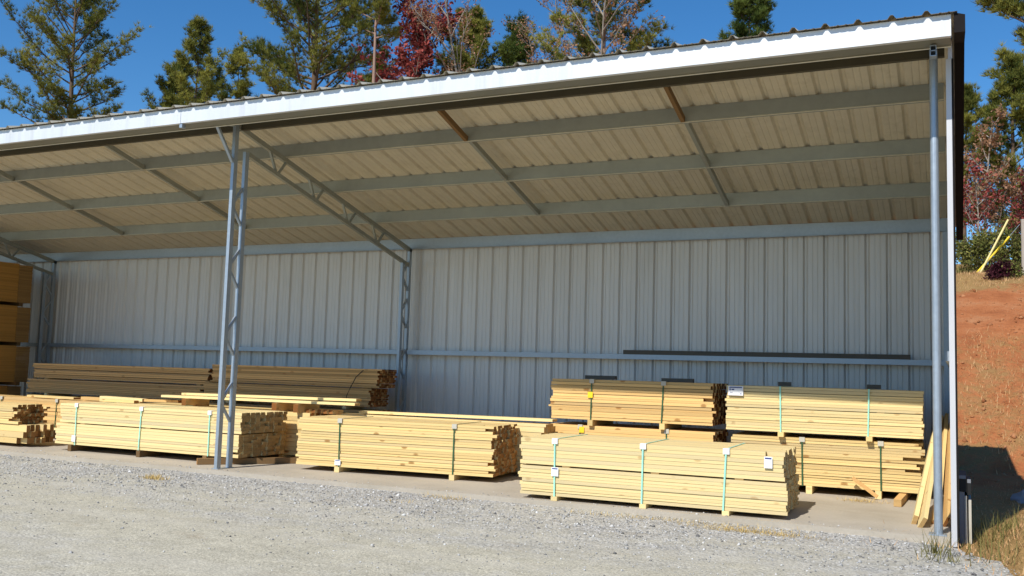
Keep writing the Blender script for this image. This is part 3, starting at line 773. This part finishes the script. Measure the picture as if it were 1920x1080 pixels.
# sheets leaning outside the end wall
def outside(x, y, h, w_, parts, label):
    t = thing("leaning_sheet", label, "metal sheet", (x, y, hill_z(x, y)), 0, "sheets leaning outside the end wall")
    for nm, x0, x1, y0, y1, z0, z1, mt in parts:
        m = MB(); m.box(x0, x1, y0, y1, z0 * h, z1 * h); m.build(nm, mt, t)
outside(9.325, 0.20, 0.63, 1.0, (("panel", 0, 0.047, 0, 1.0, 0, 0.80, GREYBOARD), ("flange", 0.048, 0.066, -0.01, 0.5, 0, 0.74, PALEBOARD), ("cap", 0.0, 0.066, -0.012, 1.0, 0.805, 1.0, BLACK), ("lip", 0.0, 0.06, -0.016, 0.03, 1.002, 1.05, GREYBOARD)),
        "grey panel with pale edge leaning outside the corner, nearer the wall")
outside(9.397, 0.23, 0.59, 0.9, (("panel", 0, 0.009, 0, 0.8, 0, 0.80, DARKTRIM), ("flange", 0.010, 0.034, -0.01, 0.5, 0, 0.72, PALEBOARD), ("cap", 0.0, 0.034, -0.012, 0.8, 0.805, 1.0, BLACK), ("lip", 0.0, 0.032, -0.016, 0.03, 1.002, 1.06, GREYBOARD)),
        "pale edged panel leaning outside the corner, farther from the wall")

# rock at the right edge
def rock(x, y, r, label):
    rg = random.Random(9); m = MB(); n = 9; rows = 5; vs = []
    for j in range(rows + 1):
        t = math.pi * 0.5 * j / rows
        for i in range(n):
            a = 2 * math.pi * i / n; q = r * (1 + rg.uniform(-.18, .18))
            vs.append((math.cos(a) * math.cos(t) * q, math.sin(a) * math.cos(t) * q, math.sin(t) * q * 0.8 - 0.02))
    fs = [(j*n+i, j*n+(i+1) % n, (j+1)*n+(i+1) % n, (j+1)*n+i) for j in range(rows) for i in range(n)]
    m.add(vs, fs); o = m.build("rock", ROCK, loc=(x, y, hill_z(x, y)))
    tag(o, label, "rock")
rock(10.17, 4.6, 0.22, "grey rock at the right edge beyond the shed's shadow")

# ------------------------------------------------------------------ trees
def curve_pts(p, d, L, up, n, rg, wob=0.08):
    pts = [Vector(p)]; d = Vector(d).normalized()
    for i in range(n):
        d = (d + Vector((rg.gauss(0, wob), rg.gauss(0, wob), up / n + rg.gauss(0, wob * .5)))).normalized()
        pts.append(pts[-1] + d * (L / n))
    return pts
class Foliage:
    def __init__(s, seed): s.V = []; s.T = []; s.t = []; s.rg = np.random.default_rng(seed)
    def tuft(s, p, d, n, L, w, tone, spread=0.9):
        rg = s.rg
        D_ = rg.normal(0, 1, (n, 3)); D_ /= np.linalg.norm(D_, axis=1)[:, None]
        D_ = D_ * spread + np.array(d)[None]; D_ /= np.linalg.norm(D_, axis=1)[:, None]
        S = np.cross(D_, rg.normal(0, 1, (n, 3))); S /= np.linalg.norm(S, axis=1)[:, None] + 1e-9
        l = L * rg.uniform(0.6, 1.15, n); p = np.array(p)[None]
        o = sum(len(a) for a in s.V)
        V = np.stack([p - S * w, p + S * w, p + D_ * l[:, None]], 1).reshape(-1, 3)
        s.V.append(V); s.T.append(o + np.arange(3 * n).reshape(-1, 3)); s.t.append(np.clip(tone + rg.normal(0, 0.15, n), 0, 1))
    def leaf(s, p, n, rad, size, tone):
        rg = s.rg
        c = np.array(p)[None] + rg.normal(0, rad, (n, 3))
        a = rg.normal(0, 1, (n, 3)); a /= np.linalg.norm(a, axis=1)[:, None]
        b = np.cross(a, rg.normal(0, 1, (n, 3))); b /= np.linalg.norm(b, axis=1)[:, None] + 1e-9
        z = size * rg.uniform(0.6, 1.3, n)[:, None]
        V = np.stack([c - a * z, c + b * z * .55, c + a * z, c - b * z * .55], 1).reshape(-1, 3)
        o = sum(len(q) for q in s.V); k = o + 4 * np.arange(n)[:, None]
        s.V.append(V); s.T.append(np.concatenate([k + np.array([[0, 1, 2]]), k + np.array([[0, 2, 3]])]))
        t = np.clip(tone + rg.normal(0, 0.2, n), 0, 1); s.t.append(np.concatenate([t, t]))
    def build(s, name, mat, parent):
        return tri_object(name, np.concatenate(s.V), np.concatenate(s.T), np.concatenate(s.t), mat, parent)

def pine(label, x, y, H, crown0, Rr, seed, mat=NEEDLE, nb=34, lean=(0, 0), barkm=BARK, shape='broad', dens=1.0, bias=None, rad=0.17, needle=0.27, rise=0.35):
    rg = random.Random(seed); zb = hill_z(x, y) - 0.1
    root = thing("pine_tree", label, "pine tree", (x, y, zb), 0, "trees behind the shed")
    tr = MB(); fo = Foliage(seed)
    n = 12; tp = []
    for i in range(n + 1):
        t = i / n; tp.append(Vector((lean[0] * t + 0.10 * math.sin(3 * t + seed), lean[1] * t + 0.08 * math.cos(2.3 * t + seed), H * t)))
    tr.tube(tp, [max(0.02, rad * (1 - 0.93 * (i / n)) + (0.06 if i == 0 else 0)) for i in range(n + 1)], 8)
    def at(t):
        k = min(n - 1, int(t * n)); q = t * n - k; return tp[k].lerp(tp[k + 1], q)
    az = rg.uniform(0, 6.28)
    for b in range(nb):
        t = crown0 + (0.985 - crown0) * ((b + rg.uniform(-.3, .3)) / nb); t = min(.985, max(crown0, t))
        q = (t - crown0) / (1 - crown0)
        if shape == 'broad': pr = math.sin(math.pi * (0.12 + 0.80 * q)) ** 0.7 * (1 - 0.35 * q)
        elif shape == 'round': pr = max(0.15, (1 - q ** 2.2) ** 0.5) * (0.7 + 0.3 * math.sin(3.1 * q))
        else: pr = (1 - q) ** 0.75 * 0.95 + 0.05
        az += 2.4 + rg.uniform(-.5, .5)
        L = Rr * pr * rg.uniform(0.55, 1.12)
        if bias: L *= 1 + bias[1] * math.cos(az - bias[0])
        if L < 0.3: L = 0.3
        p = at(t); el = rg.uniform(0.05, 0.45) + 0.5 * q
        d = Vector((math.cos(az) * math.cos(el), math.sin(az) * math.cos(el), math.sin(el)))
        pts = curve_pts(p, d, L, rise, 6, rg, 0.09)
        r0 = max(0.012, rad * 0.28 * (1 - 0.6 * q)); tr.tube(pts, [r0 * (1 - 0.13 * i) for i in range(7)], 5, cap=False)
        tone0 = rg.uniform(0.25, 0.75)
        for i in range(2, 7):
            ns = 3 if L > 1 else 2
            for s_ in range(ns):
                if rg.random() > dens: continue
                bd = (pts[i] - pts[i - 1]).normalized()
                side = bd.cross(Vector((0, 0, 1))).normalized() * (1 if s_ == 1 else (-1 if s_ == 0 else rg.uniform(-.5, .5)))
                sd = (bd * rg.uniform(.4, 1) + side * rg.uniform(.4, 1.0) + Vector((0, 0, rg.uniform(0.05, 0.6)))).normalized()
                sl = L * 0.28 * rg.uniform(.5, 1.2) * (1.25 - i * 0.1)
                sp = curve_pts(pts[i], sd, sl, 0.45, 3, rg, 0.12)
                tr.tube(sp, [0.012, 0.010, 0.008, 0.005], 3, cap=False)
                tone = min(1, max(0, tone0 + rg.uniform(-.3, .3)))
                for k in range(1, 4):
                    dd = (sp[k] - sp[k - 1]).normalized()
                    for e in range(3 if k > 1 else 2):
                        pp = sp[k] + Vector((rg.gauss(0, .13), rg.gauss(0, .13), rg.gauss(0, .10)))
                        fo.tuft(pp, (dd.x, dd.y, dd.z + 0.25), 18, needle, 0.011, tone, 0.95)
            if i >= 5:
                dd = (pts[i] - pts[i - 1]).normalized()
                for e in range(3): fo.tuft(pts[i] + Vector((rg.gauss(0, .09), rg.gauss(0, .09), rg.gauss(0, .07))), (dd.x, dd.y, dd.z + .3), 20, needle, 0.011, min(1, tone0 + .1), 0.95)
    for e in range(7): fo.tuft(at(1.0) + Vector((rg.gauss(0, .1), rg.gauss(0, .1), rg.uniform(-.6, .1))), (0, 0, 1), 16, needle, 0.013, 0.6, 0.9)
    tr.build("trunk", barkm, root, smooth=True)
    fo.build("crown", mat, root)
    return root

def broadleaf(label, x, y, H, seed, mat, barkm, spread=0.5, dens=1.0, leaf=0.075, first=0.3, rad=0.13, cat="tree", name="broadleaf_tree", up=0.25, nl=7, forks=1, stems=1, depth=3, nbr=13):
    rg = random.Random(seed); zb = hill_z(x, y) - 0.1
    root = thing(name, label, cat, (x, y, zb), 0, "trees behind the shed" if name.endswith("tree") else "shrubs on the hillside")
    tr = MB(); fo = Foliage(seed)
    def grow(p, d, L, r, lev):
        nseg = 8 if lev == 0 else 5
        pts = curve_pts(p, d, L, up if lev else 0.1, nseg, rg, 0.05 if lev == 0 else 0.13)
        tr.tube(pts, [max(0.006, r * (1 - 0.75 * i / nseg)) for i in range(nseg + 1)], 8 if lev == 0 else (5 if lev == 1 else 3), cap=False)
        if lev < depth:
            nb = nbr if lev == 0 else rg.randint(4, 6)
            for b in range(nb):
                t = (first + (1 - first) * (b + rg.random()) / nb) if lev == 0 else rg.uniform(0.25, 1)
                k = min(nseg - 1, int(t * nseg)); pp = pts[k].lerp(pts[k + 1], t * nseg - k)
                dd = (pts[k + 1] - pts[k]).normalized()
                a = rg.uniform(0, 6.28); s1 = dd.cross(Vector((0.3, 0.2, 1)) if abs(dd.z) < .9 else Vector((1, 0, 0))).normalized(); s2 = dd.cross(s1)
                nd = dd * rg.uniform(0.55, 1.0) + (s1 * math.cos(a) + s2 * math.sin(a)) * rg.uniform(0.5, 1.0)
                ll = L * spread * rg.uniform(0.6, 1.1) * ((1.15 - 0.6 * t) if lev == 0 else 0.75)
                grow(pp, nd, ll, r * (0.42 if lev == 0 else 0.5), lev + 1)
        if lev >= depth - 1:
            tone = rg.uniform(0.15, 0.85)
            for i in range(1, nseg + 1):
                if rg.random() < dens: fo.leaf(pts[i], nl, 0.11 + 0.02 * H / 10, leaf, tone)
    for s_ in range(stems):
        a = rg.uniform(0, 6.28); o = 0.10 if stems > 1 else 0
        grow((o * math.cos(a), o * math.sin(a), 0), (0.22 * math.cos(a) * (stems > 1), 0.22 * math.sin(a) * (stems > 1), 1), H * rg.uniform(.85, 1), rad, 0)
    tr.build("trunk", barkm, root, smooth=True)
    if fo.V: fo.build("crown", mat, root)
    return root

# H is height over the ground at the tree's foot (the hill is about 5.5 m up there)
pine("tall open crowned pine at the far left with long sweeping left branches", -35.1, 26, 18.5, 0.40, 5.0, 21, nb=54, lean=(-0.6, 0), rad=0.26, bias=(3.4, 0.18), dens=0.92, needle=0.30)
pine("smaller pointed pine right of the far left pine, whole top in view", -30.2, 30, 15.4, 0.35, 3.8, 22, nb=50, rad=0.16, shape='cone', dens=0.62, needle=0.30)
pine("low leafy pine between the far left pine and the pointed pine", -32.9, 31, 13.2, 0.4, 2.2, 23, nb=34, rad=0.12, shape='round', needle=0.30)
pine("thin young pine just left of the large broad pine", -27.3, 30, 13.4, 0.4, 2.3, 24, nb=30, rad=0.09, shape='cone', dens=0.8, needle=0.28)
pine("large broad pine with thick yellow green pads behind the lattice column", -18.9, 26, 18.0, 0.38, 5.6, 25, nb=72, rad=0.28, needle=0.30)
pine("slender pine with bare pinkish trunk right of the large broad pine", -14.1, 24, 15.6, 0.70, 2.0, 26, nb=20, rad=0.17, barkm=BARK_PINK, lean=(0.2, 0), dens=0.7)
pine("low bushy pine under the pink trunked pine", -15.6, 27, 11.2, 0.4, 1.7, 27, nb=22, rad=0.1, shape='cone')
broadleaf("tall red leaved tree in the middle of the skyline", -12.3, 25, 14.0, 31, REDLEAF, BARK_PALE, 0.38, 1.0, 0.10, 0.36, 0.11, nl=8, depth=2, nbr=38)
pine("full yellow green cedar right of the red leaved tree", -11.2, 28, 12.6, 0.25, 2.6, 32, CEDAR, nb=60, rad=0.15, shape='round', needle=0.24, rise=0.6)
pine("dark green bushy cedar behind the grey bare tree", -9.2, 29, 12.1, 0.25, 2.3, 33, NEEDLE_D, nb=48, rad=0.13, shape='round', needle=0.24, rise=0.6)
broadleaf("grey bare branched tree with a few pinkish leaves", -7.7, 24, 15.0, 34, PINKLEAF, BARK_GREY, 0.34, 0.34, 0.05, 0.36, 0.085, nl=4, up=0.55, stems=2, depth=3, nbr=16)
broadleaf("pale trunked tree with thin russet leaves left of the two trunk pines", -3.9, 25, 14.6, 35, PINKLEAF, BARK_PALE, 0.26, 0.6, 0.07, 0.45, 0.08, nl=4, depth=2, nbr=24)
pine("open pine with flat green clusters reaching right over the roof", -3.4, 24.5, 14.6, 0.46, 3.5, 36, nb=46, rad=0.17, barkm=BARK_PINK, dens=0.8, rise=0.15)
broadleaf("russet leaved tree left of the pale trunked tree", -5.6, 28, 11.6, 37, PINKLEAF, BARK_GREY, 0.30, 0.55, 0.06, 0.4, 0.06, nl=4, depth=2, nbr=14)
pine("dense dark pine top alone above the roof at right", 1.3, 30, 13.0, 0.55, 1.5, 38, NEEDLE_D, nb=40, rad=0.14, shape='broad', needle=0.26)
# right of the shed
pine("tall pine cut by the right edge of the view with open green crown", 11.45, 30, 8.3, 0.15, 1.7, 41, nb=40, rad=0.14, dens=0.8)
pine("pine close to the shed's right edge with clustered needles", 9.75, 32, 7.4, 0.25, 1.5, 42, nb=34, rad=0.11, dens=0.8)
pine("tall leaning pine whose branch enters at the top right corner", 11.85, 18, 12.0, 0.52, 2.4, 43, nb=34, rad=0.16, dens=0.85, bias=(3.4, 0.45))
broadleaf("russet leaved young tree right of the shed between the pines", 10.25, 27.5, 5.6, 44, PINKLEAF, BARK_PALE, 0.36, 0.55, 0.07, 0.25, 0.06, nl=5, depth=2, nbr=14)
broadleaf("dark red bushy sapling above the yellow guy guards", 10.0, 26, 3.7, 45, REDLEAF, BARK_PALE, 0.45, 0.55, 0.06, 0.12, 0.045, nl=5, depth=2, nbr=14)
broadleaf("dark red bushy sapling at the right beside the utility pole", 11.4, 25.5, 3.2, 46, REDLEAF, BARK_PALE, 0.45, 0.55, 0.06, 0.12, 0.045, nl=5, depth=2, nbr=14)
broadleaf("red brown sapling between the two dark red saplings", 10.7, 27, 3.4, 47, PINKLEAF, BARK, 0.45, 0.6, 0.06, 0.12, 0.045, nl=5, depth=2, nbr=14)
rs = random.Random(4)
SH = ["low green shrub on the bank nearest the shed's edge", "low yellow green shrub behind the yellow guard's foot", "low green shrub right of the yellow guards", "low olive shrub at the right edge under the pole",
      "green shrub behind the shed's right edge trim", "olive shrub behind the purple bush"]
for i, (sx, sy) in enumerate(((9.75, 22.5), (10.2, 23.2), (10.75, 22.6), (11.4, 22.8), (9.3, 24), (11.0, 24.2))):
    broadleaf(SH[i], sx, sy, 1.15 + 0.2 * (i % 3), 60 + i, GREENLEAF, BARK, 0.6, 0.55, 0.05, 0.08, 0.02, "shrub", "shrub", 0.3, 8, depth=2, nbr=10)
broadleaf("small round purple bush on the dry grass above the dirt", 10.43, 18.4, 0.34, 71, PURPLELEAF, BARK, 0.75, 1.0, 0.04, 0.05, 0.02, "bush", "bush", 0.3, 9, depth=2, nbr=12)
broadleaf("small green bush touching the purple bush on its right", 10.64, 18.5, 0.32, 72, GREENLEAF, BARK, 0.7, 1.0, 0.04, 0.05, 0.02, "bush", "bush", 0.3, 8, depth=2, nbr=10)

# utility pole and its guy wires with yellow guards
t = thing("utility_pole", "weathered utility pole at the right edge with yellow guarded guy wires", "utility pole", (11.20, 22, hill_z(11.2, 22)), 0)
m = MB(); m.tube([(0, 0, -0.1), (0, 0, 1.62), (0, 0, 1.75)], [0.075, 0.07, 0.068], 12); m.build("pole", POLE, t, smooth=False)
z0 = hill_z(9.9, 22) - hill_z(11.2, 22)
m = MB(); m.tube([(-1.40, 0, z0 - 0.05), (-0.10, 0, 1.60)], 0.008, 5); m.build("guy_wire", GALV, t)
m = MB(); m.tube([(-1.42, 0.02, z0 - 0.02), (-0.38, 0.02, 1.24)], 0.032, 8); m.build("guy_guard", YELLOW, t)
m = MB(); m.tube([(-1.26, -0.25, z0 - 0.02), (-0.42, -0.25, 1.72)], 0.030, 8); m.build("guy_guard", CREAM, t)

# grass, weeds, straw
blades("dry_grass", [(10.35, 0.0, 0.5, 0.65, 4500), (10.2, 3.5, 0.4, 1.6, 1400), (10.4, -1.6, 0.4, 0.5, 900)], STRAW, "dry tan grass covering the mound right of the shed", "grass", 1, (0.03, 0.09), 0.004, 1.0)
blades("weeds", [(9.62, 0.35, 0.12, 0.4, 160), (9.75, 1.0, 0.2, 0.5, 160), (9.75, -0.75, 0.22, 0.18, 90), (9.12, -0.8, 0.05, 0.03, 50), (9.2, -1.15, 0.12, 0.06, 40)], WEED, "straggly green weeds beside the shed corner and gravel edge", "weeds", 2, (0.06, 0.30), 0.004, 0.7)
blades("bank_tufts", [(10.3 + 0.5 * math.sin(i * 2.1), 8.6 + 0.24 * i, 0.5, 0.25, 120) for i in range(18)] + [(10.2 + 0.1 * (i % 5), 17.4 + 0.35 * i, 0.7, 0.3, 240) for i in range(12)], STRAW, "dry grass tufts dotted over the red bank", "grass", 3, (0.05, 0.16), 0.006, 0.8)
blades("hill_grass", [(10.3, 22.6 + 0.25 * i, 0.9, 0.25, 420) for i in range(8)], WEED, "tall olive grass in front of the shrubs on the hill", "grass", 6, (0.15, 0.45), 0.010, 0.35)
blades("straw_scatter", [(8.25, 2.3, 0.14, 0.08, 260), (7.4, -0.62, 0.35, 0.07, 800), (7.0, -0.35, 0.6, 0.05, 300), (6.2, -0.45, 0.5, 0.05, 160), (3.85, -0.30, 0.25, 0.07, 160), (3.5, -0.95, 0.2, 0.06, 70)], STRAWY, "thin straw and wood shavings scattered on slab and gravel", "straw", 4, (0.03, 0.08), 0.003, 1.45)
blades("straw_clump", [(-0.06, -1.03, 0.10, 0.05, 300)], STRAWY, "small brown clump of straw on the gravel at left", "straw", 5, (0.04, 0.10), 0.004, 1.25)
